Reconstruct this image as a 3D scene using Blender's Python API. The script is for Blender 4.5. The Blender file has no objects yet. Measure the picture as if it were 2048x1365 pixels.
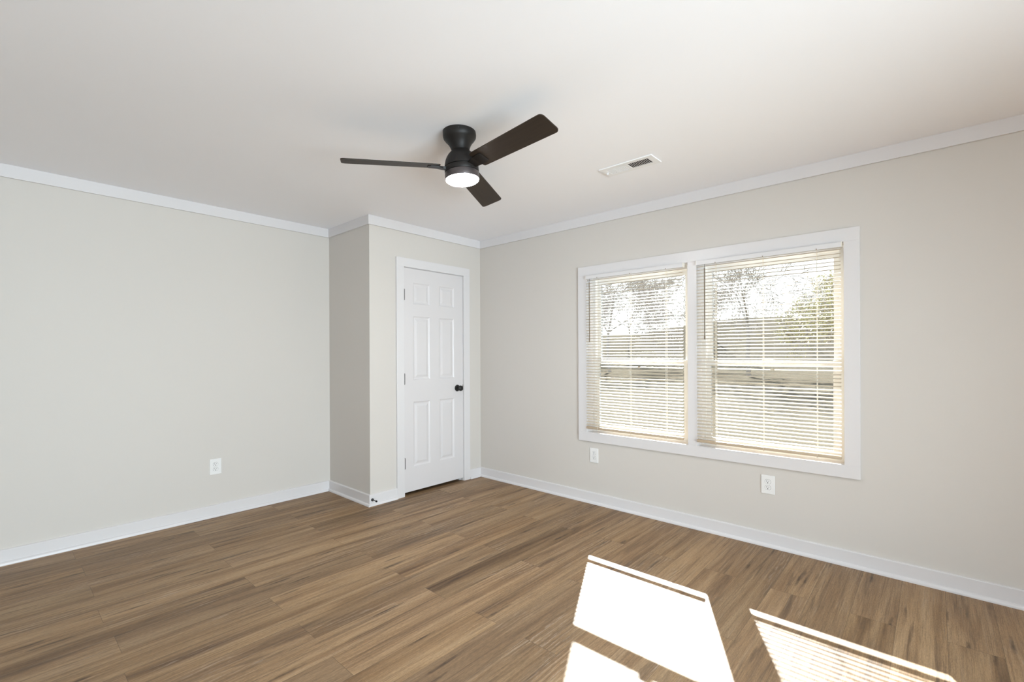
import bpy, bmesh, math, random
from mathutils import Vector, Matrix

scene = bpy.context.scene
COL = scene.collection
random.seed(7)
PI = math.pi

# ------------------------------------------------------------------ camera
F_PX, YAW, ROLL, CAM_H = 938.957, 0.7331, -0.0042, 1.273
fx, fy = math.cos(YAW), math.sin(YAW)
FWD = Vector((fx, fy, 0)); RGT = Vector((fy, -fx, 0)); UPV = Vector((0, 0, 1))
c_r = RGT * math.cos(ROLL) + UPV * math.sin(ROLL)
c_u = UPV * math.cos(ROLL) - RGT * math.sin(ROLL)
cam_data = bpy.data.cameras.new('camera')
cam_data.sensor_width = 36.0
cam_data.lens = F_PX / 2048 * 36.0
cam_data.shift_y = 24.71 / 2048
cam_data.clip_start = 0.02
cam_data.clip_end = 300
cam = bpy.data.objects.new('camera', cam_data)
m = Matrix.Identity(4)
for i in range(3):
    m[i][0] = c_r[i]; m[i][1] = c_u[i]; m[i][2] = -FWD[i]
m[0][3], m[1][3], m[2][3] = 0, 0, CAM_H
cam.matrix_world = m
COL.objects.link(cam)
scene.camera = cam

# ------------------------------------------------------------------ world, sun, exposure
world = bpy.data.worlds.new('sky'); scene.world = world
world.use_nodes = True
wn = world.node_tree; wn.nodes.clear()
w_out = wn.nodes.new('ShaderNodeOutputWorld'); w_bg = wn.nodes.new('ShaderNodeBackground')
w_tc = wn.nodes.new('ShaderNodeTexCoord'); w_sep = wn.nodes.new('ShaderNodeSeparateXYZ')
w_ramp = wn.nodes.new('ShaderNodeValToRGB')
w_ramp.color_ramp.elements[0].position = 0.0; w_ramp.color_ramp.elements[0].color = (1.0, 0.99, 0.97, 1)
w_ramp.color_ramp.elements[1].position = 0.75; w_ramp.color_ramp.elements[1].color = (0.72, 0.84, 1.0, 1)
e = w_ramp.color_ramp.elements.new(0.22); e.color = (0.91, 0.95, 1.0, 1)
wn.links.new(w_tc.outputs['Generated'], w_sep.inputs[0])
wn.links.new(w_sep.outputs['Z'], w_ramp.inputs[0])
wn.links.new(w_ramp.outputs[0], w_bg.inputs[0])
w_bg.inputs[1].default_value = 2.3
wn.links.new(w_bg.outputs[0], w_out.inputs[0])

sun_data = bpy.data.lights.new('sun', 'SUN')
sun_data.energy = 46.0
sun_data.angle = math.radians(0.53)
sun_data.color = (0.98, 0.97, 0.95)
sun = bpy.data.objects.new('sun', sun_data)
sun.rotation_euler = Vector((-1, -0.5185, -0.68)).to_track_quat('-Z', 'Y').to_euler()
sun.location = (12, 7, 9)
COL.objects.link(sun)

# added fill lamps, unseen, outside the made-up glazing behind the camera
def fill_lamp(name, loc, rot, sx, sy, power, col):
    d = bpy.data.lights.new(name, 'AREA'); d.shape = 'RECTANGLE'; d.size = sx; d.size_y = sy
    d.energy = power; d.color = col
    o = bpy.data.objects.new(name, d); o.location = loc; o.rotation_euler = rot; COL.objects.link(o)
fill_lamp('rear_fill', (0.3, -2.77, 1.0), (math.radians(90), 0, 0), 2.6, 2.0, 410.0, (0.785, 0.895, 0.995))
fill_lamp('side_fill', (-1.77, -1.3, 1.35), (math.radians(90), 0, math.radians(-90)), 2.2, 1.3, 60.0, (0.80, 0.895, 0.985))

scene.view_settings.view_transform = 'Standard'
scene.view_settings.look = 'None'
scene.view_settings.gamma = 1.0
scene.view_settings.use_curve_mapping = False
scene.view_settings.exposure = 0.0
scene.cycles.max_bounces = 12
scene.cycles.diffuse_bounces = 10
scene.cycles.glossy_bounces = 4
scene.cycles.transmission_bounces = 6
scene.cycles.transparent_max_bounces = 16
scene.cycles.sample_clamp_indirect = 12
scene.cycles.caustics_reflective = False
scene.cycles.caustics_refractive = False

# ------------------------------------------------------------------ helpers
def tag(o, label=None, cat=None, group=None, kind=None):
    if label: o['label'] = label
    if cat: o['category'] = cat
    if group: o['group'] = group
    if kind: o['kind'] = kind
    return o

def obj(name, bm, mat, parent=None, smooth=False):
    me = bpy.data.meshes.new(name)
    bmesh.ops.recalc_face_normals(bm, faces=bm.faces)
    bm.to_mesh(me); bm.free()
    if mat: me.materials.append(mat)
    if smooth:
        me.shade_smooth()
        try: me.set_sharp_from_angle(angle=math.radians(35))
        except Exception: pass
    o = bpy.data.objects.new(name, me)
    COL.objects.link(o)
    if parent: o.parent = parent
    return o

def empty(name, loc=(0, 0, 0), rotz=0.0):
    o = bpy.data.objects.new(name, None)
    o.location = loc; o.rotation_euler = (0, 0, rotz)
    o.empty_display_size = 0.05
    COL.objects.link(o)
    return o

def box(bm, x0, x1, y0, y1, z0, z1, bevel=0.0):
    vs = [bm.verts.new((x, y, z)) for x in (x0, x1) for y in (y0, y1) for z in (z0, z1)]
    fs = [(0, 1, 3, 2), (4, 6, 7, 5), (0, 4, 5, 1), (2, 3, 7, 6), (0, 2, 6, 4), (1, 5, 7, 3)]
    faces = [bm.faces.new([vs[i] for i in f]) for f in fs]
    if bevel > 0:
        edges = list({e for f in faces for e in f.edges})
        bmesh.ops.bevel(bm, geom=edges, offset=bevel, segments=2, affect='EDGES', profile=0.5)
    return bm

def boxes(name, lst, mat, parent=None, bevel=0.0):
    bm = bmesh.new()
    for b in lst: box(bm, *b, bevel=bevel)
    return obj(name, bm, mat, parent)

def lathe(bm, prof, n=48, M=None, cap=True):
    rings = []
    for r, z in prof:
        ring = []
        for k in range(n):
            a = 2 * PI * k / n
            v = Vector((r * math.cos(a), r * math.sin(a), z))
            ring.append(bm.verts.new(M @ v if M else v))
        rings.append(ring)
    for a, b in zip(rings, rings[1:]):
        for k in range(n):
            bm.faces.new((a[k], a[(k + 1) % n], b[(k + 1) % n], b[k]))
    if cap:
        bm.faces.new(rings[0][::-1]); bm.faces.new(rings[-1])
    return bm

def tube(bm, p0, p1, r0, r1=None, n=8):
    p0, p1 = Vector(p0), Vector(p1)
    r1 = r0 if r1 is None else r1
    d = p1 - p0
    M = Matrix.Translation(p0) @ d.to_track_quat('Z', 'Y').to_matrix().to_4x4()
    return lathe(bm, [(r0, 0), (r1, d.length)], n, M)

def profile_run(bm, prof, axis, a, b):
    """extrude a closed (u, z) profile along x or y; u is the other horizontal axis"""
    def P(t, u, z): return (t, u, z) if axis == 'x' else (u, t, z)
    r0 = [bm.verts.new(P(a, u, z)) for u, z in prof]
    r1 = [bm.verts.new(P(b, u, z)) for u, z in prof]
    n = len(prof)
    for k in range(n):
        bm.faces.new((r0[k], r0[(k + 1) % n], r1[(k + 1) % n], r1[k]))
    bm.faces.new(r0[::-1]); bm.faces.new(r1)
    return bm

# ------------------------------------------------------------------ materials
def mat(name, col, rough=0.5, spec=0.5, metal=0.0):
    mt = bpy.data.materials.new(name); mt.use_nodes = True
    b = mt.node_tree.nodes['Principled BSDF']
    b.inputs['Base Color'].default_value = (*col, 1)
    b.inputs['Roughness'].default_value = rough
    b.inputs['Specular IOR Level'].default_value = spec
    b.inputs['Metallic'].default_value = metal
    return mt

def N(nt, typ, **kw):
    n = nt.nodes.new(typ)
    for k, v in kw.items(): setattr(n, k, v)
    return n

def painted(name, col, rough, spec, bump=0.02, scale=260.0, var=0.012):
    """rolled paint: very fine stipple and a faint tone variation"""
    mt = mat(name, col, rough, spec); nt = mt.node_tree; b = nt.nodes['Principled BSDF']
    tc = N(nt, 'ShaderNodeTexCoord')
    n1 = N(nt, 'ShaderNodeTexNoise'); n1.inputs['Scale'].default_value = scale; n1.inputs['Detail'].default_value = 3
    bp = N(nt, 'ShaderNodeBump'); bp.inputs['Strength'].default_value = bump; bp.inputs['Distance'].default_value = 0.002
    nt.links.new(tc.outputs['Object'], n1.inputs['Vector'])
    nt.links.new(n1.outputs['Fac'], bp.inputs['Height'])
    nt.links.new(bp.outputs['Normal'], b.inputs['Normal'])
    n2 = N(nt, 'ShaderNodeTexNoise'); n2.inputs['Scale'].default_value = 1.3; n2.inputs['Detail'].default_value = 2
    nt.links.new(tc.outputs['Object'], n2.inputs['Vector'])
    mx = N(nt, 'ShaderNodeMix', data_type='RGBA')
    mx.inputs[6].default_value = (*[c * (1 - var) for c in col], 1)
    mx.inputs[7].default_value = (*[min(1, c * (1 + var)) for c in col], 1)
    nt.links.new(n2.outputs['Fac'], mx.inputs[0])
    nt.links.new(mx.outputs[2], b.inputs['Base Color'])
    return mt

M_WALL = painted('greige wall paint', (0.615, 0.585, 0.552), 0.55, 0.3)
M_CEIL = painted('ceiling paint', (0.88, 0.885, 0.92), 0.8, 0.2, bump=0.03, scale=180)
M_TRIM = painted('white trim enamel', (0.685, 0.67, 0.68), 0.28, 0.5, bump=0.004, scale=60, var=0.004)
M_DOOR = painted('white door enamel', (0.66, 0.64, 0.65), 0.32, 0.5, bump=0.008, scale=90, var=0.004)
M_PLASTIC = mat('white plastic', (0.78, 0.78, 0.78), 0.3, 0.5)
M_SLOT = mat('dark slot', (0.03, 0.03, 0.03), 0.7)
M_BLACK = mat('matte black metal', (0.006, 0.006, 0.006), 0.42, 0.5)
M_BRONZE = mat('dark bronze fan metal', (0.012, 0.010, 0.009), 0.48, 0.3)
M_RING = mat('brushed light ring', (0.10, 0.085, 0.085), 0.35, 0.5, 0.6)
M_VINYL = mat('almond vinyl window frame', (0.82, 0.82, 0.82), 0.35, 0.5)
M_METALWHITE = mat('white enamelled steel', (0.83, 0.83, 0.84), 0.35, 0.5)
M_SHADE = mat('painted dark shade', (0.02, 0.02, 0.02), 0.8)  # near-black colour standing for shade in the vent and around receptacles
M_HEADRAIL = mat('off-white blind headrail', (0.69, 0.68, 0.69), 0.4, 0.5)
M_CORD = mat('blind cord', (0.80, 0.76, 0.68), 0.8, 0.2)
M_RAIL = mat('tan blind bottom rail', (0.50, 0.40, 0.29), 0.45, 0.4)
M_WAND = mat('smoky plastic tilt wand', (0.16, 0.12, 0.08), 0.25, 0.5)

def blade_material():
    mt = mat('espresso fan blade', (0.016, 0.011, 0.008), 0.5, 0.22); nt = mt.node_tree; b = nt.nodes['Principled BSDF']
    tc = N(nt, 'ShaderNodeTexCoord'); mp = N(nt, 'ShaderNodeMapping'); mp.inputs['Scale'].default_value = (3, 60, 60)
    n1 = N(nt, 'ShaderNodeTexNoise'); n1.inputs['Scale'].default_value = 2.0; n1.inputs['Detail'].default_value = 4
    rp = N(nt, 'ShaderNodeValToRGB')
    rp.color_ramp.elements[0].color = (0.018, 0.012, 0.008, 1); rp.color_ramp.elements[1].color = (0.040, 0.027, 0.018, 1)
    nt.links.new(tc.outputs['Object'], mp.inputs[0]); nt.links.new(mp.outputs[0], n1.inputs['Vector'])
    nt.links.new(n1.outputs['Fac'], rp.inputs[0]); nt.links.new(rp.outputs[0], b.inputs['Base Color'])
    return mt
M_BLADE = blade_material()

def lens_material():
    mt = bpy.data.materials.new('lit opal lens'); mt.use_nodes = True; nt = mt.node_tree; nt.nodes.clear()
    o = N(nt, 'ShaderNodeOutputMaterial'); em = N(nt, 'ShaderNodeEmission')
    em.inputs[0].default_value = (0.98, 0.97, 0.95, 1); em.inputs[1].default_value = 200.0
    nt.links.new(em.outputs[0], o.inputs[0])
    return mt
M_LENS = lens_material()

def glass_material():
    mt = bpy.data.materials.new('window glass'); mt.use_nodes = True; nt = mt.node_tree; nt.nodes.clear()
    o = N(nt, 'ShaderNodeOutputMaterial'); tr = N(nt, 'ShaderNodeBsdfTransparent'); gl = N(nt, 'ShaderNodeBsdfGlossy')
    gl.inputs['Roughness'].default_value = 0.02
    tr.inputs[0].default_value = (0.93, 0.95, 0.94, 1)
    fr = N(nt, 'ShaderNodeFresnel'); fr.inputs[0].default_value = 1.45
    mx = N(nt, 'ShaderNodeMixShader')
    nt.links.new(fr.outputs[0], mx.inputs[0]); nt.links.new(tr.outputs[0], mx.inputs[1]); nt.links.new(gl.outputs[0], mx.inputs[2])
    nt.links.new(mx.outputs[0], o.inputs[0])
    return mt
M_GLASS = glass_material()

def slat_material():
    mt = bpy.data.materials.new('cream blind slat'); mt.use_nodes = True; nt = mt.node_tree
    b = nt.nodes['Principled BSDF']; out = nt.nodes['Material Output']
    b.inputs['Base Color'].default_value = (0.67, 0.60, 0.49, 1); b.inputs['Roughness'].default_value = 0.4
    b.inputs['Specular IOR Level'].default_value = 0.4
    tl = N(nt, 'ShaderNodeBsdfTranslucent'); tl.inputs[0].default_value = (0.80, 0.66, 0.46, 1)
    mx = N(nt, 'ShaderNodeMixShader'); mx.inputs[0].default_value = 0.04
    nt.links.new(b.outputs[0], mx.inputs[1]); nt.links.new(tl.outputs[0], mx.inputs[2]); nt.links.new(mx.outputs[0], out.inputs[0])
    return mt
M_SLAT = slat_material()

def floor_material():
    """oak-look vinyl planks 0.175 x 1.22 m along x, limed grain, streaks and knots"""
    mt = bpy.data.materials.new('oak plank floor'); mt.use_nodes = True; nt = mt.node_tree
    b = nt.nodes['Principled BSDF']; L = nt.links.new
    def math_(op, a, bb=None, c=None):
        n = N(nt, 'ShaderNodeMath', operation=op)
        for i, v in enumerate((a, bb, c)):
            if v is None: continue
            if isinstance(v, (int, float)): n.inputs[i].default_value = v
            else: L(v, n.inputs[i])
        return n.outputs[0]
    tc = N(nt, 'ShaderNodeTexCoord'); sp = N(nt, 'ShaderNodeSeparateXYZ'); L(tc.outputs['Object'], sp.inputs[0])
    X, Y = sp.outputs['X'], sp.outputs['Y']
    W, LEN = 0.175, 1.22
    v = math_('DIVIDE', math_('SUBTRACT', Y, 1.712 - 20 * W), W)
    row = math_('FLOOR', v)
    fv = math_('FRACT', v)
    odd = math_('MODULO', row, 2.0)
    wn_r = N(nt, 'ShaderNodeTexWhiteNoise', noise_dimensions='1D'); L(row, wn_r.inputs['W'])
    jit = math_('MULTIPLY', math_('SUBTRACT', wn_r.outputs['Value'], 0.5), 0.03)
    off = math_('ADD', math_('ADD', math_('MULTIPLY', odd, 0.61), 0.972 - 8 * LEN), jit)
    u = math_('DIVIDE', math_('SUBTRACT', X, off), LEN)
    colm = math_('FLOOR', u); fu = math_('FRACT', u)
    idv = N(nt, 'ShaderNodeCombineXYZ'); L(colm, idv.inputs[0]); L(row, idv.inputs[1])
    rnd = N(nt, 'ShaderNodeTexWhiteNoise', noise_dimensions='2D'); L(idv.outputs[0], rnd.inputs['Vector'])
    rsep = N(nt, 'ShaderNodeSeparateColor'); L(rnd.outputs['Color'], rsep.inputs[0])
    r1, r2, r3 = rsep.outputs[0], rsep.outputs[1], rsep.outputs[2]
    # plank-local coordinates with a random shift so that every plank has its own grain
    px = math_('ADD', X, math_('MULTIPLY', r1, 37.0)); py = math_('ADD', Y, math_('MULTIPLY', r2, 23.0))
    def vec(sx, sy, dz=0.0):
        c = N(nt, 'ShaderNodeCombineXYZ'); L(math_('MULTIPLY', px, sx), c.inputs[0]); L(math_('MULTIPLY', py, sy), c.inputs[1])
        L(math_('ADD', math_('MULTIPLY', r3, 11.0), dz), c.inputs[2]); return c.outputs[0]
    def noise(vv, scale=1.0, detail=4.0, rough=0.55, dist=0.0):
        n = N(nt, 'ShaderNodeTexNoise'); L(vv, n.inputs['Vector']); n.inputs['Scale'].default_value = scale
        n.inputs['Detail'].default_value = detail; n.inputs['Roughness'].default_value = rough; n.inputs['Distortion'].default_value = dist
        return n.outputs['Fac']
    def ramp(fac, stops):
        r = N(nt, 'ShaderNodeValToRGB'); cr = r.color_ramp
        cr.elements[0].position, cr.elements[0].color = stops[0][0], (*[stops[0][1]] * 3, 1) if isinstance(stops[0][1], float) else (*stops[0][1], 1)
        cr.elements[1].position, cr.elements[1].color = stops[-1][0], (*[stops[-1][1]] * 3, 1) if isinstance(stops[-1][1], float) else (*stops[-1][1], 1)
        for p, c in stops[1:-1]:
            e = cr.elements.new(p); e.color = (*[c] * 3, 1) if isinstance(c, float) else (*c, 1)
        L(fac, r.inputs[0]); return r.outputs[0]
    def mixc(fac, a, bb, mode='MIX'):
        n = N(nt, 'ShaderNodeMix', data_type='RGBA', blend_type=mode)
        if isinstance(fac, (int, float)): n.inputs[0].default_value = fac
        else: L(fac, n.inputs[0])
        for i, c in ((6, a), (7, bb)):
            if isinstance(c, tuple): n.inputs[i].default_value = (*c, 1)
            else: L(c, n.inputs[i])
        return n.outputs[2]
    broad = noise(vec(0.8, 13.0), 1.0, 5, 0.62, 0.5)
    base = ramp(broad, [(0.28, (0.099, 0.051, 0.021)), (0.43, (0.224, 0.134, 0.064)), (0.57, (0.316, 0.203, 0.106)), (0.76, (0.384, 0.264, 0.150))])
    # per-plank tone
    tone = ramp(r3, [(0.0, 0.80), (0.5, 1.0), (1.0, 1.16)])
    base = mixc(1.0, base, tone, 'MULTIPLY')
    base = mixc(math_('MULTIPLY', r1, 0.25), base, (0.30, 0.200, 0.125))
    # fine fibres
    fib = noise(vec(6.0, 190.0), 1.0, 4, 0.7)
    base = mixc(1.0, base, ramp(fib, [(0.30, 0.74), (0.5, 1.0), (0.70, 1.20)]), 'MULTIPLY')
    # dark mineral streaks
    st = noise(vec(1.6, 26.0, 3.0), 1.0, 3, 0.55, 0.8)
    stm = ramp(st, [(0.56, 0.0), (0.72, 1.0)])
    base = mixc(math_('MULTIPLY', stm, 0.72), base, (0.085, 0.050, 0.028))
    st2 = noise(vec(1.1, 62.0, 21.0), 1.0, 4, 0.6, 0.6)
    base = mixc(math_('MULTIPLY', ramp(st2, [(0.56, 0.0), (0.68, 1.0)]), 0.42), base, (0.105, 0.062, 0.034))
    st3 = noise(vec(1.4, 50.0, 31.0), 1.0, 4, 0.6, 0.5)
    base = mixc(math_('MULTIPLY', ramp(st3, [(0.58, 0.0), (0.74, 1.0)]), 0.25), base, (0.44, 0.33, 0.225))
    # knots: sparse stretched cells
    vo = N(nt, 'ShaderNodeTexVoronoi', voronoi_dimensions='2D'); L(vec(0.95, 9.5), vo.inputs['Vector']); vo.inputs['Scale'].default_value = 1.0
    kn_d = math_('ADD', vo.outputs['Distance'], math_('MULTIPLY', math_('SUBTRACT', noise(vec(20, 60, 5.0)), 0.5), 0.16))
    kmask = ramp(kn_d, [(0.0, 1.0), (0.045, 0.6), (0.10, 0.0)])
    ksel = N(nt, 'ShaderNodeSeparateColor'); L(vo.outputs['Color'], ksel.inputs[0])
    kpick = math_('GREATER_THAN', ksel.outputs[0], 0.42)
    base = mixc(math_('MULTIPLY', math_('MULTIPLY', kmask, kpick), 0.85), base, (0.045, 0.026, 0.015))
    sp_ = noise(vec(60.0, 420.0, 17.0), 1.0, 2, 0.6)
    base = mixc(1.0, base, ramp(sp_, [(0.32, 0.82), (0.5, 1.0), (0.68, 1.16)]), 'MULTIPLY')
    # limed cathedral figure: only on patches
    wv = N(nt, 'ShaderNodeTexWave', wave_type='BANDS', bands_direction='Y'); L(vec(0.8, 5.5, 8.0), wv.inputs['Vector'])
    wv.inputs['Scale'].default_value = 2.6; wv.inputs['Distortion'].default_value = 9.0; wv.inputs['Detail'].default_value = 4.0; wv.inputs['Detail Scale'].default_value = 1.6
    patch = ramp(noise(vec(1.3, 6.0, 13.0), 1.0, 2), [(0.52, 0.0), (0.66, 1.0)])
    fleck = ramp(noise(vec(16.0, 260.0, 1.0), 1.0, 3, 0.7), [(0.45, 0.0), (0.62, 1.0)])
    lm = math_('MULTIPLY', math_('MULTIPLY', ramp(wv.outputs['Fac'], [(0.60, 0.0), (0.85, 1.0)]), patch), fleck)
    base = mixc(math_('MULTIPLY', lm, 0.40), base, (0.52, 0.44, 0.36))
    dk = math_('MULTIPLY', math_('MULTIPLY', ramp(wv.outputs['Fac'], [(0.15, 1.0), (0.42, 0.0)]), patch), 0.35)
    base = mixc(dk, base, (0.11, 0.070, 0.042))
    # joints
    ev = math_('MINIMUM', fv, math_('SUBTRACT', 1.0, fv)); eu = math_('MINIMUM', fu, math_('SUBTRACT', 1.0, fu))
    jv = math_('LESS_THAN', ev, 0.0009 / W); ju = math_('LESS_THAN', eu, 0.0009 / LEN)
    joint = math_('MAXIMUM', jv, ju)
    base = mixc(math_('MULTIPLY', joint, 0.55), base, (0.06, 0.04, 0.025))
    L(base, b.inputs['Base Color'])
    rg = math_('ADD', math_('MULTIPLY', fib, 0.14), 0.46); L(rg, b.inputs['Roughness'])
    b.inputs['Specular IOR Level'].default_value = 0.42
    bp = N(nt, 'ShaderNodeBump'); bp.inputs['Strength'].default_value = 0.35; bp.inputs['Distance'].default_value = 0.001
    L(math_('SUBTRACT', fib, joint), bp.inputs['Height']); L(bp.outputs['Normal'], b.inputs['Normal'])
    return mt
M_FLOOR = floor_material()

def grass_material():
    mt = mat('lawn', (0.30, 0.32, 0.16), 1.0, 0.0); nt = mt.node_tree; b = nt.nodes['Principled BSDF']
    tc = N(nt, 'ShaderNodeTexCoord'); n1 = N(nt, 'ShaderNodeTexNoise'); n1.inputs['Scale'].default_value = 0.9; n1.inputs['Detail'].default_value = 6
    rp = N(nt, 'ShaderNodeValToRGB')
    rp.color_ramp.elements[0].color = (0.060, 0.053, 0.041, 1); rp.color_ramp.elements[1].color = (0.092, 0.081, 0.065, 1)
    nt.links.new(tc.outputs['Object'], n1.inputs['Vector']); nt.links.new(n1.outputs['Fac'], rp.inputs[0]); nt.links.new(rp.outputs[0], b.inputs['Base Color'])
    return mt
M_GRASS = grass_material()
M_BARK = mat('grey brown bark', (0.34, 0.31, 0.28), 0.9, 0.1)
M_LEAF = mat('yellow green leaves', (0.42, 0.38, 0.19), 0.6, 0.3)

# ------------------------------------------------------------------ room dimensions
XR, YL, YC, XC, H = 3.4152, 4.2139, 3.5189, 2.1248, 2.44
XB, YB = -1.60, -2.60            # walls behind the camera
T = 0.15                         # wall thickness
WY0, WYM0, WYM1, WY1 = 0.402, 1.272, 1.338, 2.205   # window openings along y
WZ0, WZ1 = 0.600, 1.930

# floor, ceiling
tag(boxes('floor', [(XB - T, XR + T, YB - T, YL + T, -0.10, 0.0)], M_FLOOR), kind='structure')
tag(boxes('ceiling', [(XB - T, XR + T, YB - T, YL + T, H, H + 0.12)], M_CEIL), kind='structure')
# walls
tag(boxes('wall_left', [(XB - T, XR + T, YL, YL + T, 0, H)], M_WALL), kind='structure')
tag(boxes('wall_rear', [(XB - T, XB, YB, -2.4, 0, H), (XB - T, XB, -0.2, YL, 0, H), (XB - T, XB, -2.4, -0.2, 0, 0.7), (XB - T, XB, -2.4, -0.2, 2.0, H)], M_WALL), kind='structure')
tag(boxes('wall_near', [(XB - T, -1.0, YB - T, YB, 0, H), (1.6, XR + T, YB - T, YB, 0, H), (-1.0, 1.6, YB - T, YB, 2.0, H)], M_WALL), kind='structure')
tag(boxes('wall_right', [
    (XR, XR + T, YB, -1.9, 0, H), (XR, XR + T, -0.6, WY0, 0, H), (XR, XR + T, WY1, YL, 0, H),
    (XR, XR + T, -1.9, -0.6, 0, WZ0), (XR, XR + T, -1.9, -0.6, WZ1, H),
    (XR, XR + T, WY0, WY1, 0, WZ0), (XR, XR + T, WY0, WY1, WZ1, H),
    (XR, XR + T, WYM0, WYM1, WZ0, WZ1)], M_WALL), kind='structure')
DX0, DX1, DZ = 2.460, 3.170, 2.050       # door opening
tag(boxes('wall_closet_side', [(XC, XC + 0.11, YC, YL, 0, H)], M_WALL), kind='structure')
tag(boxes('wall_closet_front', [
    (XC + 0.11, DX0, YC, YC + 0.11, 0, H), (DX1, XR, YC, YC + 0.11, 0, H), (DX0, DX1, YC, YC + 0.11, DZ, H)], M_WALL), kind='structure')

# crown boards (flat, 80 mm) and their own mitred runs
CZ, CT = H - 0.0795, 0.015
bv = 0.0018
tag(boxes('trim_1', [(XB, XC, YL - CT, YL, CZ, H)], M_TRIM, bevel=bv), kind='structure')
tag(boxes('trim_2', [(XC - CT, XC, YC - CT, YL - CT, CZ, H)], M_TRIM, bevel=bv), kind='structure')
tag(boxes('trim_3', [(XC, XR - CT, YC - CT, YC, CZ, H)], M_TRIM, bevel=bv), kind='structure')
tag(boxes('trim_4', [(XR - CT, XR, YB, YC, CZ, H)], M_TRIM, bevel=bv), kind='structure')

# baseboards: board + quarter-round shoe
BZ, BT = 0.093, 0.016
def base_profile(w, s):     # w = wall plane, s = direction into the room
    return [(w, 0), (w, BZ), (w + s * (BT - 0.004), BZ), (w + s * BT, BZ - 0.004), (w + s * BT, 0)]
def shoe_profile(w, s):
    a = w + s * BT; r = 0.015; hh = 0.021
    pts = [(a, 0), (a, hh)]
    for k in range(1, 6):
        t = PI / 2 * k / 6
        pts.append((a + s * r * math.sin(t), hh * math.cos(t) * 0.75 + 0.25 * hh))
    pts += [(a + s * r, 0.005), (a + s * r, 0)]
    return pts
def baseboard(name, w, s, axis, a, b, a2=None, b2=None):
    bm = bmesh.new(); profile_run(bm, base_profile(w, s), axis, a, b)
    o = tag(obj(name, bm, M_TRIM), kind='structure')
    bm = bmesh.new(); profile_run(bm, shoe_profile(w, s), axis, a if a2 is None else a2, b if b2 is None else b2)
    obj('shoe_molding', bm, M_TRIM, o, smooth=True)
    return o
ST = BT + 0.015
baseboard('baseboard_left', YL, -1, 'x', XB, XC - BT, XB, XC - ST)
baseboard('baseboard_closet_side', XC, -1, 'y', YC - BT, YL, YC - ST, YL)
baseboard('baseboard_closet_front', YC, -1, 'x', XC, 2.382, XC - BT, 2.382)
baseboard('baseboard_door_side', YC, -1, 'x', 3.250, XR - BT, 3.250, XR - ST)
baseboard('baseboard_right', XR, -1, 'y', YB, YC, YB, YC)

# ------------------------------------------------------------------ closet door
tag(boxes('trim_5', [   # casing
    (2.382, DX0, YC - 0.018, YC, 0, DZ), (DX1, 3.250, YC - 0.018, YC, 0, DZ),
    (2.382, 3.250, YC - 0.018, YC, DZ, 2.1287)], M_TRIM, bevel=0.0015), kind='structure')
tag(boxes('trim_6', [   # jamb lining and stops inside the opening
    (DX0 - 0.0, DX0 + 0.003, YC, YC + 0.11, 0, DZ), (DX1 - 0.003, DX1, YC, YC + 0.11, 0, DZ),
    (DX0, DX1, YC, YC + 0.11, DZ - 0.003, DZ),
    (DX0 + 0.003, DX0 + 0.015, YC + 0.040, YC + 0.075, 0, DZ - 0.003), (DX1 - 0.015, DX1 - 0.003, YC + 0.040, YC + 0.075, 0, DZ - 0.003),
    (DX0 + 0.003, DX1 - 0.003, YC + 0.040, YC + 0.075, DZ - 0.015, DZ - 0.003)], M_TRIM), kind='structure')

def door_slab():
    x0, x1, z0, z1 = DX0 + 0.0055, DX1 - 0.0065, 0.030, DZ - 0.006
    yf = YC - 0.003; yb = YC + 0.032
    bm = bmesh.new()
    xs = [x0, 2.566, 2.756, 2.868, 3.053, x1]
    zs = [z0, 0.250, 0.836, 1.036, 1.613, 1.725, 1.917, z1]
    V = {}
    for i, x in enumerate(xs):
        for j, z in enumerate(zs): V[i, j] = bm.verts.new((x, yf, z))
    def ring(x0, x1, z0, z1, y): return [bm.verts.new(p) for p in ((x0, y, z0), (x1, y, z0), (x1, y, z1), (x0, y, z1))]
    for i in range(5):
        for j in range(7):
            q = [V[i, j], V[i + 1, j], V[i + 1, j + 1], V[i, j + 1]]
            if i in (1, 3) and j in (1, 3, 5):
                prev = q
                for ins, dy in ((0.004, 0.004), (0.010, 0.0075), (0.017, 0.0085), (0.022, 0.0085), (0.040, 0.0025), (0.044, 0.002)):
                    r = ring(xs[i] + ins, xs[i + 1] - ins, zs[j] + ins, zs[j + 1] - ins, yf + dy)
                    for k in range(4): bm.faces.new((prev[k], prev[(k + 1) % 4], r[(k + 1) % 4], r[k]))
                    prev = r
                bm.faces.new(prev)
            else:
                bm.faces.new(q)
    # sides and back
    bk = {}
    def B(i, j):
        if (i, j) not in bk: bk[i, j] = bm.verts.new((xs[i], yb, zs[j]))
        return bk[i, j]
    for i in range(5):
        bm.faces.new((V[i, 0], B(i, 0), B(i + 1, 0), V[i + 1, 0])); bm.faces.new((V[i, 7], V[i + 1, 7], B(i + 1, 7), B(i, 7)))
    for j in range(7):
        bm.faces.new((V[0, j], V[0, j + 1], B(0, j + 1), B(0, j))); bm.faces.new((V[5, j], B(5, j), B(5, j + 1), V[5, j + 1]))
    bm.faces.new([B(i, 0) for i in range(6)] + [B(5, j) for j in range(1, 8)] + [B(i, 7) for i in range(4, -1, -1)] + [B(0, j) for j in range(6, 0, -1)])
    return bm
door = obj('door_1', door_slab(), M_DOOR)
tag(door, 'white six-panel closet door with black hinges and knob', 'door', kind='structure')
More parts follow.
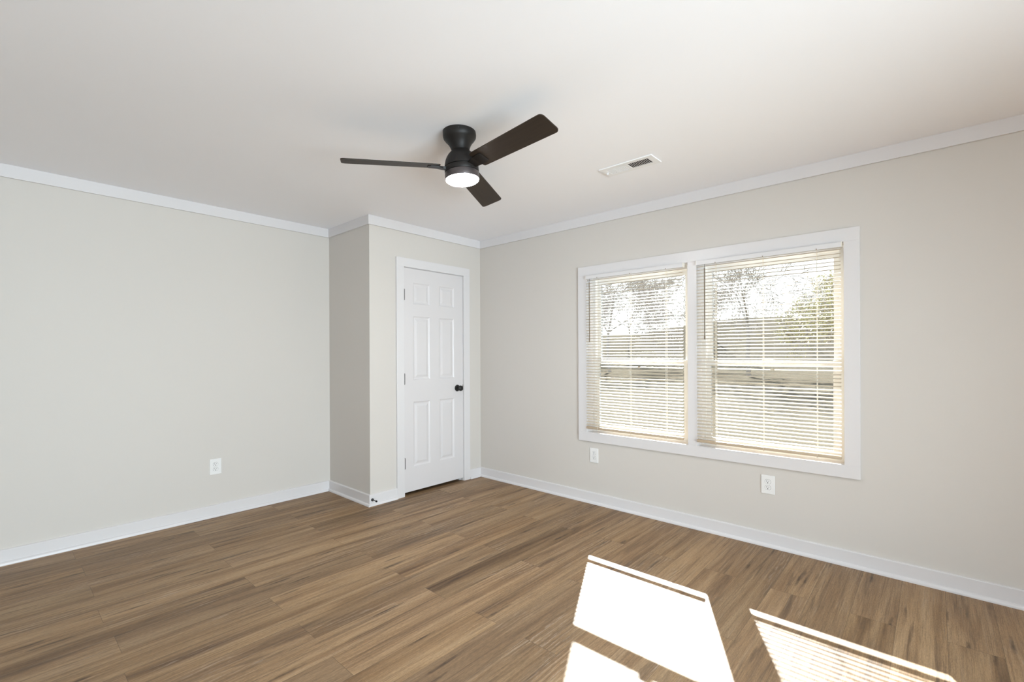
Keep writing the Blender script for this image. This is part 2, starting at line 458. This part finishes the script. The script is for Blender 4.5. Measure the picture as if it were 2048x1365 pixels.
for zc in (1.802, 1.047, 0.292):
    bm = bmesh.new()
    hx, hy = DX0 + 0.006, YC - 0.0085
    tube(bm, (hx, hy, zc - 0.046), (hx, hy, zc + 0.046), 0.0058, n=14)
    for k in (-1, 1):
        lathe(bm, [(0.0030, 0), (0.0045, 0.003), (0.0030, 0.006)], 12, Matrix.Translation((hx, hy, zc + k * 0.049 - 0.003)))
    box(bm, hx + 0.001, hx + 0.0025, YC - 0.006, YC + 0.02, zc - 0.045, zc + 0.045)
    tag(obj('hinge', bm, M_BLACK, door, smooth=True), 'black barrel hinge')
KX, KZ = 3.091, 0.932
Mk = Matrix.Translation((KX, YC - 0.003, KZ)) @ Matrix.Rotation(PI / 2, 4, 'X')
bm = bmesh.new()
lathe(bm, [(0.0325, 0.0), (0.0325, 0.003), (0.030, 0.0065), (0.020, 0.009), (0.014, 0.010)], 40, Mk)
rosette = tag(obj('knob_rosette', bm, M_BLACK, door, smooth=True), 'round black rosette')
bm = bmesh.new()
lathe(bm, [(0.012, 0.010), (0.011, 0.024), (0.014, 0.030), (0.022, 0.036), (0.0265, 0.044), (0.0275, 0.051), (0.0262, 0.058), (0.0215, 0.0635), (0.012, 0.066), (0.003, 0.0667)], 40, Mk)
tag(obj('knob', bm, M_BLACK, door, smooth=True), 'round black door knob')
boxes('latch_plate', [(DX1 - 0.0066, DX1 - 0.0048, YC + 0.004, YC + 0.028, KZ - 0.028, KZ + 0.028),
                      (DX1 - 0.0066, DX1 - 0.0005, YC - 0.0035, YC + 0.004, KZ - 0.022, KZ + 0.030)], M_BLACK, door)

# door stop on the baseboard beside the closet corner
ds = empty('door_stop', (2.135, YC - BT, 0.051))
tag(ds, 'black rod door stop on the white baseboard by the closet corner', 'door stop')
Ms = Matrix.Rotation(PI / 2, 4, 'X')
bm = bmesh.new(); lathe(bm, [(0.0125, 0.0), (0.0125, 0.004), (0.009, 0.007), (0.0045, 0.010)], 24, Ms); obj('base', bm, M_BLACK, ds, smooth=True)
bm = bmesh.new(); lathe(bm, [(0.0040, 0.008), (0.0034, 0.055)], 16, Ms); obj('rod', bm, M_BLACK, ds, smooth=True)
bm = bmesh.new(); lathe(bm, [(0.0055, 0.054), (0.0078, 0.057), (0.0078, 0.066), (0.006, 0.069)], 20, Ms); obj('bumper_tip', bm, M_BLACK, ds, smooth=True)

# ------------------------------------------------------------------ windows
tag(boxes('trim_7', [   # window casing: two side boards, mullion board, head and apron
    (XR - 0.018, XR, 0.324, WY0, WZ0, WZ1), (XR - 0.018, XR, WY1, 2.289, WZ0, WZ1),
    (XR - 0.018, XR, WYM0, WYM1, WZ0, WZ1),
    (XR - 0.018, XR, 0.324, 2.289, WZ1, 2.0095), (XR - 0.018, XR, 0.324, 2.289, 0.523, WZ0)], M_TRIM, bevel=0.0012), kind='structure')
def window(name, y0, y1):
    j = 0.006
    xi, xo = XR + 0.075, XR + T - 0.005
    # vinyl frame (with painted wood jamb liners as one of its parts)
    fw = 0.032
    w = boxes(name, [(xi, xo, y0, y0 + fw, WZ0, WZ1), (xi, xo, y1 - fw, y1, WZ0, WZ1),
                     (xi, xo, y0 + fw, y1 - fw, WZ0, WZ0 + 0.022), (xi, xo, y0 + fw, y1 - fw, WZ1 - 0.03, WZ1)], M_VINYL, bevel=0.0015)
    tag(w, kind='structure')
    boxes('jamb_liner', [(XR, xi, y0, y0 + 0.002, WZ0, WZ1), (XR, xi, y1 - 0.002, y1, WZ0, WZ1),
                         (XR, xi, y0 + 0.002, y1 - 0.002, WZ1 - 0.002, WZ1), (XR, xi, y0 + 0.002, y1 - 0.002, WZ0, WZ0 + 0.002)], M_TRIM, w)
    zm = 1.195; sw = 0.034
    a, b = y0 + fw, y1 - fw
    def sash(nm, x0, x1, z0, z1, bot, top):
        s = boxes(nm, [(x0, x1, a, a + sw, z0, z1), (x0, x1, b - sw, b, z0, z1),
                       (x0, x1, a + sw, b - sw, z0, z0 + bot), (x0, x1, a + sw, b - sw, z1 - top, z1)], M_VINYL, w, bevel=0.001)
        boxes('glass_pane', [((x0 + x1) / 2 - 0.002, (x0 + x1) / 2 + 0.002, a + sw, b - sw, z0 + bot, z1 - top)], M_GLASS, s)
        return s
    lo = sash('lower_sash', xi + 0.005, xi + 0.030, WZ0 + 0.022, zm + 0.022, 0.036, 0.038)
    up = sash('upper_sash', xi + 0.034, xi + 0.060, zm - 0.022, WZ1 - 0.03, 0.040, 0.034)
    bm = bmesh.new()
    yc = (a + b) / 2
    box(bm, xi - 0.004, xi + 0.026, yc - 0.03, yc + 0.03, zm + 0.022, zm + 0.030, 0.002)
    box(bm, xi + 0.0, xi + 0.014, yc - 0.012, yc + 0.012, zm + 0.030, zm + 0.040, 0.002)
    obj('sash_lock', bm, M_VINYL, lo)
    return w
window('window_1', WYM1, WY1)
window('window_2', WY0, WYM0)

# added glazing out of view, made up to let fill light in
def fill_window(name, axis, c, a0, a1, z0, z1, mullions):
    fr = 0.06
    bars = [(a0, a0 + fr, z0, z1), (a1 - fr, a1, z0, z1), (a0 + fr, a1 - fr, z0, z0 + fr), (a0 + fr, a1 - fr, z1 - fr, z1)]
    bars += [(q - 0.03, q + 0.03, z0 + fr, z1 - fr) for q in mullions]
    def P(a, b, z, zz, d): return (a, b, c - d, c + d, z, zz) if axis == 'x' else (c - d, c + d, a, b, z, zz)
    w = boxes(name, [P(*q, 0.03) for q in bars], M_VINYL)
    tag(w, kind='structure')
    cuts = [a0 + fr] + [v for q in mullions for v in (q - 0.03, q + 0.03)] + [a1 - fr]
    for k in range(0, len(cuts), 2):
        boxes('glass_pane', [P(cuts[k], cuts[k + 1], z0 + fr, z1 - fr, 0.002)], M_GLASS, w)
fill_window('fill_window_1', 'x', YB - 0.07, -1.0, 1.6, 0.0, 2.0, (0.3,))
fill_window('fill_window_2', 'y', XB - 0.07, -2.4, -0.2, 0.7, 2.0, (-1.3,))
fill_window('fill_window_3', 'y', XR + 0.09, -1.9, -0.6, WZ0, WZ1, (-1.25,))  # added side window, unseen; its sun patch bounces fill light
tag(boxes('trim_8', [(XR - 0.018, XR, -1.978, -1.9, WZ0, WZ1), (XR - 0.018, XR, -0.6, -0.522, WZ0, WZ1),
    (XR - 0.018, XR, -1.978, -0.522, WZ1, 2.0095), (XR - 0.018, XR, -1.978, -0.522, 0.523, WZ0)], M_TRIM), kind='structure')  # casing of the added side window

# ------------------------------------------------------------------ mini blinds
BX = 3.3915        # centre plane of the slats
def blind(label, y0, y1, cords, wand_y, clip_right):
    root = empty('window_blind', (BX, (y0 + y1) / 2, WZ1))
    tag(root, label, 'blind', 'cream mini blinds in the double window')
    def loc(b):   # world box -> local
        return (b[0] - BX, b[1] - BX, b[2] - (y0 + y1) / 2, b[3] - (y0 + y1) / 2, b[4] - WZ1, b[5] - WZ1)
    def L(x, y, z): return (x - BX, y - (y0 + y1) / 2, z - WZ1)
    # headrail: open box channel
    hz0, hz1 = 1.899, 1.927
    hr = boxes('headrail', [loc((BX - 0.013, BX - 0.0115, y0, y1, hz0, hz1)), loc((BX + 0.0115, BX + 0.013, y0, y1, hz0, hz1)),
                            loc((BX - 0.0115, BX + 0.0115, y0, y1, hz0, hz0 + 0.0015)),
                            loc((BX - 0.0145, BX - 0.0115, y0, y1, hz0 - 0.0015, hz0 + 0.0015))], M_HEADRAIL, root)
    for yy in (y0, y1):
        s = 0.0025 if yy == y1 else -0.0025
        br = boxes('bracket', [loc((BX - 0.0135, BX + 0.022, min(yy, yy + s), max(yy, yy + s), hz0 - 0.001, hz1 + 0.002))], M_CORD, root)
    # slats
    bm = bmesh.new()
    zt, zb, pitch = 1.884, 0.668, 0.02325
    n = int(round((zt - zb) / pitch)); w = 0.0252; crown = 0.0030; th = 0.0004; tilt = math.radians(16)
    K = 5
    for i in range(n + 1):
        z = zt - (zt - zb) * i / n
        dz = random.uniform(-0.0006, 0.0006); tt = tilt + random.uniform(-0.012, 0.012)
        sag = random.uniform(-0.0008, 0.0004)
        rings = []
        for yy, sg in ((y0 + 0.002, 0), ((y0 + y1) / 2, sag), (y1 - 0.002, 0)):
            top, bot = [], []
            for k in range(K + 1):
                t = k / K * 2 - 1                      # -1 room side, +1 window side
                u, v = t * w / 2, crown * (1 - t * t)
                uu = u * math.cos(tt) - v * math.sin(tt) * 0; vv = u * math.sin(tt) + v
                top.append(bm.verts.new(L(BX + uu, yy, z + dz + vv + th + sg)))
                bot.append(bm.verts.new(L(BX + uu, yy, z + dz + vv + sg)))
            rings.append(top + bot[::-1])
        m = len(rings[0])
        for a, b in zip(rings, rings[1:]):
            for k in range(m): bm.faces.new((a[k], a[(k + 1) % m], b[(k + 1) % m], b[k]))
        bm.faces.new(rings[0][::-1]); bm.faces.new(rings[-1])
    obj('slats', bm, M_SLAT, root, smooth=True)
    # bottom rail
    rz0, rz1 = 0.632, 0.652
    bm = bmesh.new(); box(bm, *loc((BX - 0.0125, BX + 0.0125, y0 + 0.001, y1 - 0.001, rz0, rz1)), bevel=0.004)
    rail = obj('bottom_rail', bm, M_RAIL, root, smooth=True)
    for cy in cords:
        bm = bmesh.new()
        for sx in (-0.0133, 0.0133):
            tube(bm, L(BX + sx, cy - 0.0012, hz0), L(BX + sx, cy - 0.0012, rz0 + 0.006), 0.0006, n=6)
            tube(bm, L(BX + sx, cy + 0.0012, hz0), L(BX + sx, cy + 0.0012, rz0 + 0.006), 0.0006, n=6)
        tube(bm, L(BX, cy, hz0), L(BX, cy, rz1), 0.0007, n=6)
        obj('ladder_cord', bm, M_CORD, root, smooth=True)
        bm = bmesh.new()
        lathe(bm, [(0.0045, 0), (0.0055, 0.004), (0.003, 0.007)], 12, Matrix.Translation(L(BX, cy, rz0 - 0.007)))
        obj('cord_button', bm, M_CORD, rail, smooth=True)
        bm = bmesh.new()
        for dy in (0.0,):
            box(bm, *loc((BX - 0.0158, BX - 0.0142, cy + dy - 0.002, cy + dy + 0.002, hz0 - 0.0015, hz0 + 0.006)))
        obj('cord_clip', bm, M_WAND, hr)
    # tilt wand
    bm = bmesh.new()
    tube(bm, L(BX - 0.022, wand_y, 1.870), L(BX - 0.022, wand_y, 1.372), 0.0035, n=8)
    lathe(bm, [(0.0042, 0), (0.0048, 0.004), (0.0048, 0.022), (0.0036, 0.026)], 10, Matrix.Translation(L(BX - 0.022, wand_y, 1.365)))
    wd = obj('tilt_wand', bm, M_WAND, root, smooth=True)
    bm = bmesh.new()
    tube(bm, L(BX - 0.022, wand_y, 1.872), L(BX - 0.0165, wand_y, 1.897), 0.0013, n=8)
    tube(bm, L(BX - 0.0165, wand_y, 1.897), L(BX - 0.0110, wand_y, 1.900), 0.0013, n=8)
    obj('wand_hook', bm, M_BLACK, wd, smooth=True)
    return root
blind('cream mini blind on the window nearer the closet door, gap at its edge', 1.366, 2.2005, (2.087, 1.789, 1.495), 2.158, True)
blind('wider cream mini blind on the window farther from the closet door', 0.4115, 1.2685, (1.135, 0.835, 0.536), 1.206, False)

# ------------------------------------------------------------------ ceiling fan
FT = (-0.0575, -0.0289)     # slight lean of the hanging body
FANP = Vector((1.6561, 1.8584, 2.44))
fan = empty('ceiling_fan', FANP)
tag(fan, 'dark bronze three-blade ceiling fan with lit round lamp', 'ceiling fan')
R_TILT = (Matrix.Rotation(FT[0], 4, 'X') @ Matrix.Rotation(FT[1], 4, 'Y'))
def fan_lathe(name, prof, mt, parent=fan, n=64, clamp=False):
    bm = bmesh.new(); lathe(bm, prof, n, R_TILT)
    if clamp:
        for v in bm.verts:
            if v.co.z > -0.008: v.co.z = 0.0 - 0.0002
    return obj(name, bm, mt, parent, smooth=True)
canopy = fan_lathe('canopy', [(0.0865, 0.0), (0.0870, -0.020), (0.0855, -0.032), (0.078, -0.043), (0.066, -0.056), (0.056, -0.072), (0.0495, -0.088), (0.047, -0.100)], M_BRONZE, clamp=True)
for k in range(2):
    a = math.radians(-60 + 120 * k - 75)
    bm = bmesh.new()
    Mx = R_TILT @ Matrix.Translation((0.087 * math.cos(a), 0.087 * math.sin(a), -0.014)) @ Vector((math.cos(a), math.sin(a), 0)).to_track_quat('Z', 'Y').to_matrix().to_4x4()
    lathe(bm, [(0.0035, -0.002), (0.0035, 0.001), (0.002, 0.002)], 12, Mx)
    obj('screw', bm, M_BLACK, canopy, smooth=True)
fan_lathe('neck_ring', [(0.0445, -0.100), (0.0445, -0.104)], M_BLACK)
fan_lathe('motor_housing', [(0.0470, -0.104), (0.054, -0.109), (0.065, -0.120), (0.075, -0.135), (0.0825, -0.152), (0.087, -0.170), (0.0890, -0.184), (0.0890, -0.1885)], M_BRONZE)
fan_lathe('rotor_gap', [(0.083, -0.1885), (0.083, -0.193)], M_BLACK)
fan_lathe('rotor_band', [(0.0890, -0.193), (0.0895, -0.195), (0.0895, -0.214), (0.0885, -0.216)], M_BRONZE)
lamp = fan_lathe('light_ring', [(0.083, -0.216), (0.083, -0.219), (0.0895, -0.220), (0.0900, -0.224), (0.0900, -0.250), (0.0885, -0.2535)], M_RING)
tag(lamp, 'greyish ring around the lamp')
lens = fan_lathe('lamp_lens', [(0.0860, -0.2535), (0.0855, -0.256), (0.080, -0.261), (0.065, -0.266), (0.040, -0.269), (0.012, -0.2705)], M_LENS, lamp)
tag(lens, 'glowing white round lens')
ZB, RB, WB, PB = 2.2533 - 2.44, 0.6005, 0.1337, -0.2572
def make_blade(ang):
    Mb = R_TILT @ Matrix.Rotation(ang, 4, 'Z') @ Matrix.Translation((0, 0, ZB)) @ Matrix.Rotation(PB, 4, 'X')
    # outline in the (u radial, v across) plane with rounded corners
    r_in, w_in = 0.118, 0.115
    pts = []
    def arc(cx, cy, r, a0, a1, n=7):
        for k in range(n + 1):
            a = a0 + (a1 - a0) * k / n
            pts.append((cx + r * math.cos(a), cy + r * math.sin(a)))
    rc = 0.022
    arc(RB - rc, WB / 2 - rc, rc, PI / 2, 0); arc(RB - rc, -WB / 2 + rc, rc, 0, -PI / 2)
    rc = 0.012
    arc(r_in + rc, -w_in / 2 + rc, rc, -PI / 2, -PI); arc(r_in + rc, w_in / 2 - rc, rc, PI, PI / 2)
    bm = bmesh.new(); th = 0.0055
    top = [bm.verts.new(Vector((u, v, th / 2))) for u, v in pts]
    bot = [bm.verts.new(Vector((u, v, -th / 2))) for u, v in pts]
    n = len(pts)
    bm.faces.new(top); bm.faces.new(bot[::-1])
    for k in range(n): bm.faces.new((top[k], bot[k], bot[(k + 1) % n], top[(k + 1) % n]))
    o = obj('blade', bm, M_BLADE, fan)
    o.matrix_local = Mb
    # blade iron: from the rotor under the blade root
    bm = bmesh.new()
    sec = [(0.070, 0.024, -0.018, -0.004), (0.100, 0.026, -0.015, -0.003), (0.122, 0.034, -0.0095, -0.0029), (0.165, 0.036, -0.0075, -0.0029), (0.178, 0.030, -0.0062, -0.0029)]
    prev = None
    for u, hw, z0, z1 in sec:
        r = [bm.verts.new((u, s * hw, z)) for s, z in ((-1, z0), (1, z0), (1, z1), (-1, z1))]
        if prev:
            for k in range(4): bm.faces.new((prev[k], prev[(k + 1) % 4], r[(k + 1) % 4], r[k]))
        else: bm.faces.new(r[::-1])
        prev = r
    bm.faces.new(prev)
    obj('blade_iron', bm, M_BRONZE, o)
    return o
for k in range(3): make_blade(-1.5943 + k * 2 * PI / 3)

# ------------------------------------------------------------------ ceiling register
VX0, VX1, VY0, VY1 = 2.593, 2.735, 1.232, 1.587
vent = empty('ceiling_vent', ((VX0 + VX1) / 2, (VY0 + VY1) / 2, H))
tag(vent, 'white rectangular ceiling air vent with slanted louvers', 'vent')
vcx, vcy = (VX0 + VX1) / 2, (VY0 + VY1) / 2
hx, hy = (VX1 - VX0) / 2, (VY1 - VY0) / 2
ox, oy = hx - 0.031, hy - 0.036          # half-size of the louvered opening
bm = bmesh.new()
for (a, b, c, d) in ((-hx, -ox, -hy, hy), (ox, hx, -hy, hy), (-ox, ox, -hy, -oy), (-ox, ox, oy, hy), (-ox, ox, -0.004, 0.004)):
    box(bm, a, b, c, d, -0.007, -0.0005, 0.0012)
fr = obj('frame', bm, M_METALWHITE, vent)
bm = bmesh.new()
box(bm, -ox, ox, -oy, oy, -0.0012, -0.0006)
obj('duct_shade', bm, M_SHADE, vent)  # dark sheet below the uncut ceiling, the duct's shade as colour
def louvers(c0, c1, sgn, name):
    bm = bmesh.new(); n = 11
    for k in range(n + 1):
        yc = c0 + (c1 - c0) * k / n
        s = 0.0058 * sgn
        vs = [bm.verts.new((x, yc + q, z)) for x in (-ox, ox) for q, z in ((-s / 2 - 0.0012, -0.0068), (-s / 2 + 0.0016, -0.0068), (s / 2 + 0.0004, -0.0012), (s / 2 - 0.0004, -0.0012))]
        a, b = vs[:4], vs[4:]
        for i in range(4): bm.faces.new((a[i], a[(i + 1) % 4], b[(i + 1) % 4], b[i]))
        bm.faces.new(a[::-1]); bm.faces.new(b)
    return obj(name, bm, M_METALWHITE, vent)
louvers(-oy + 0.004, -0.006, 1, 'louver_bank')
louvers(0.006, oy - 0.004, -1, 'louver_bank')
bm = bmesh.new(); box(bm, -0.004, 0.004, oy + 0.006, oy + 0.016, -0.020, -0.006, 0.001); obj('damper_lever', bm, M_METALWHITE, vent)
for sy in (-1, 1):
    bm = bmesh.new(); lathe(bm, [(0.004, -0.0085), (0.004, -0.0065)], 12, Matrix.Translation((0, sy * (hy - 0.012), 0))); obj('screw', bm, M_METALWHITE, vent)

# ------------------------------------------------------------------ wall outlets
def outlet_proto(label):
    """built facing -y at the origin, plate centre at the origin, wall plane y = 0"""
    r = empty('wall_outlet'); tag(r, label, 'outlet', 'duplex outlets low on the walls')
    bm = bmesh.new(); box(bm, -0.0405, 0.0405, -0.0062, -0.0002, -0.061, 0.061, 0.0028)
    obj('cover_plate', bm, M_PLASTIC, r)
    for s in (-1, 1):
        bm = bmesh.new()
        pts = []
        R, hh = 0.0172, 0.0140
        for k in range(40):
            a = 2 * PI * k / 40
            pts.append((R * math.cos(a), max(-hh, min(hh, R * math.sin(a)))))
        f0 = [bm.verts.new((x, -0.0060, z + s * 0.0195)) for x, z in pts]; f1 = [bm.verts.new((x, -0.0078, z + s * 0.0195)) for x, z in pts]
        for k in range(40): bm.faces.new((f0[k], f0[(k + 1) % 40], f1[(k + 1) % 40], f1[k]))
        bm.faces.new(f1)
        rc = obj('receptacle', bm, M_PLASTIC, r)
        bm = bmesh.new()
        zc = s * 0.0195
        box(bm, -0.0075, -0.0050, -0.0081, -0.0079, zc - 0.001, zc + 0.0085); box(bm, 0.0050, 0.0072, -0.0081, -0.0079, zc, zc + 0.0080)
        lathe(bm, [(0.0030, 0), (0.0030, 0.0003)], 14, Matrix.Translation((0, -0.0079, zc - 0.0070)) @ Matrix.Rotation(PI / 2, 4, 'X'))
        obj('slots', bm, M_SLOT, rc)
        # raised dark rim: shade around the receptacle put into its colour
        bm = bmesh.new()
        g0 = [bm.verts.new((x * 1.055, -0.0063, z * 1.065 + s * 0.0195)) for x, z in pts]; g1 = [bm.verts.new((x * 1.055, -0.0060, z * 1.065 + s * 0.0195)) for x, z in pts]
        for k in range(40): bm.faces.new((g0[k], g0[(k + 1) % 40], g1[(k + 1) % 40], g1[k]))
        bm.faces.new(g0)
        obj('shade_rim', bm, M_SHADE, rc)
    bm = bmesh.new(); lathe(bm, [(0.0034, 0.0060), (0.0034, 0.0070), (0.002, 0.0076)], 14, Matrix.Rotation(PI / 2, 4, 'X')); obj('screw', bm, M_PLASTIC, r)
    return r
def copy_tree(o, parent=None):
    c = o.copy(); COL.objects.link(c)
    if parent: c.parent = parent
    for ch in [x for x in bpy.data.objects if x.parent == o]: copy_tree(ch, c)
    return c
o1 = outlet_proto('white duplex outlet on the long wall left of the closet')
o1.location = (1.182, YL, 0.391)
for lab, y, z in (('white duplex outlet under the window nearer the closet door', 2.1435, 0.4065),
                  ('white duplex outlet under the window farther from the closet door', 0.8165, 0.404)):
    c = copy_tree(o1); c['label'] = lab
    c.location = (XR, y, z); c.rotation_euler = (0, 0, -PI / 2)

# ------------------------------------------------------------------ outside
GZ = -0.45
bm = bmesh.new(); box(bm, XR + T + 0.02, 90, -60, 80, GZ - 0.3, GZ)
tag(obj('lawn', bm, M_GRASS), kind='structure')

# rising meadow beyond the lawn
bm = bmesh.new()
grid = []
for i in range(25):
    rowv = []
    for j in range(41):
        x = 40 + i * 4.0; y = -60 + j * 4.0
        t = min(1, max(0, (x - 46) / 42)); t = t * t * (3 - 2 * t)
        z = GZ - 0.05 + t * (6.2 + 1.6 * math.sin(y * .05 + 1.2) + .5 * math.sin(y * .21 + x * .1))
        rowv.append(bm.verts.new((x, y, z)))
    grid.append(rowv)
for i in range(24):
    for j in range(40): bm.faces.new((grid[i][j], grid[i + 1][j], grid[i + 1][j + 1], grid[i][j + 1]))
tag(obj('meadow_rise', bm, M_GRASS, smooth=True), kind='structure')

def tree(label, x, y, h, spread, seed, leaves=False, levels=7):
    rnd = random.Random(seed)
    root = empty('tree', (x, y, GZ)); tag(root, label, 'tree', 'trees beyond the lawn')
    bt, bb, bl = bmesh.new(), bmesh.new(), bmesh.new()
    def seg(bm, p0, p1, r0, r1, n): 
        d = p1 - p0
        q = d.to_track_quat('Z', 'Y').to_matrix().to_4x4()
        M = Matrix.Translation(p0) @ q
        a = [bm.verts.new(M @ Vector((r0 * math.cos(2 * PI * k / n), r0 * math.sin(2 * PI * k / n), 0))) for k in range(n)]
        b = [bm.verts.new(M @ Vector((r1 * math.cos(2 * PI * k / n), r1 * math.sin(2 * PI * k / n), d.length))) for k in range(n)]
        for k in range(n): bm.faces.new((a[k], a[(k + 1) % n], b[(k + 1) % n], b[k]))
    def leaf(p):
        for _ in range(3):
            c = p + Vector((rnd.gauss(0, .18), rnd.gauss(0, .18), rnd.gauss(0, .15)))
            u = Vector((rnd.gauss(0, 1), rnd.gauss(0, 1), rnd.gauss(0, 1))).normalized(); v = u.orthogonal().normalized()
            s = rnd.uniform(.06, .11)
            bl.faces.new([bl.verts.new(c + u * s), bl.verts.new(c + v * s * .5), bl.verts.new(c - u * s), bl.verts.new(c - v * s * .5)])
    def grow(p, d, ln, r, lev):
        bm = bt if lev == 0 else bb
        steps = 3 if lev < 2 else 2
        for k in range(steps):
            d2 = (d + Vector((rnd.gauss(0, .10), rnd.gauss(0, .10), rnd.gauss(0, .06) + 0.03))).normalized()
            p2 = p + d2 * ln / steps
            r2 = max(0.018, r * (0.88 if lev < 2 else 0.82))
            seg(bm, p, p2, r, r2, 8 if lev < 1 else (5 if lev < 3 else 3))
            if lev > 0 and lev < levels and k == 0 and rnd.random() < .7:
                side = d2.orthogonal().normalized(); side.rotate(Matrix.Rotation(rnd.uniform(0, 2 * PI), 3, d2))
                grow(p2, (d2 * .75 + side * spread).normalized(), ln * .6, r2 * .55, lev + 1)
            p, d, r = p2, d2, r2
        if lev < levels:
            nb = rnd.choice((2, 3, 3))
            a0 = rnd.uniform(0, 2 * PI)
            for k in range(nb):
                side = d.orthogonal().normalized(); side.rotate(Matrix.Rotation(a0 + k * 2 * PI / nb + rnd.uniform(-.4, .4), 3, d))
                grow(p, (d * .8 + side * spread * rnd.uniform(.7, 1.2)).normalized(), ln * rnd.uniform(.62, .82), r * .66, lev + 1)
        elif leaves: leaf(p)
    grow(Vector((0, 0, 0)), Vector((0, 0, 1)), h * .20, h * .0085, 0)
    obj('trunk', bt, M_BARK, root, smooth=True); obj('branches', bb, M_BARK, root, smooth=True)
    if leaves: tag(obj('foliage', bl, M_LEAF, root), kind='stuff')
    return root
PROTO = [tree('bare tree far behind the outlet side of the blind nearer the closet', 36.0, 21.0, 18.0, .75, 3),
         tree('bare tree far behind the middle of the wider blind', 36.0, 9.8, 19.0, .80, 11),
         tree('yellow-green leafy tree behind the outer edge of the wider blind', 33.0, 3.0, 11.0, .80, 31, True)]
for k, (label, x, y, rz, sc) in enumerate([
    ('bare tree far behind the post between the two windows', 50.0, 19.5, 1.0, .8),
    ('bare tree behind the leafy tree, in the back row of trees', 62.0, 6.5, 2.2, .7),
    ('bare tree in the back row behind the tilt wand of the wider blind', 66.0, 22.0, 0.5, .7),
    ('bare tree in the back row behind the middle of the blind nearer the closet', 62.0, 33.0, 3.0, .9),
    ('bare tree in the back row behind the closet edge of the blind nearer the closet', 48.0, 34.0, 4.1, .9)]):
    c = copy_tree(PROTO[(k + 1) % 2]); c['label'] = label
    t = min(1, max(0, (x - 46) / 42)); t = t * t * (3 - 2 * t)
    c.location = (x, y, GZ - 0.1 + t * (6.2 + 1.6 * math.sin(y * .05 + 1.2) + .5 * math.sin(y * .21 + x * .1))); c.rotation_euler = (0, 0, rz); c.scale = (sc, sc, sc)
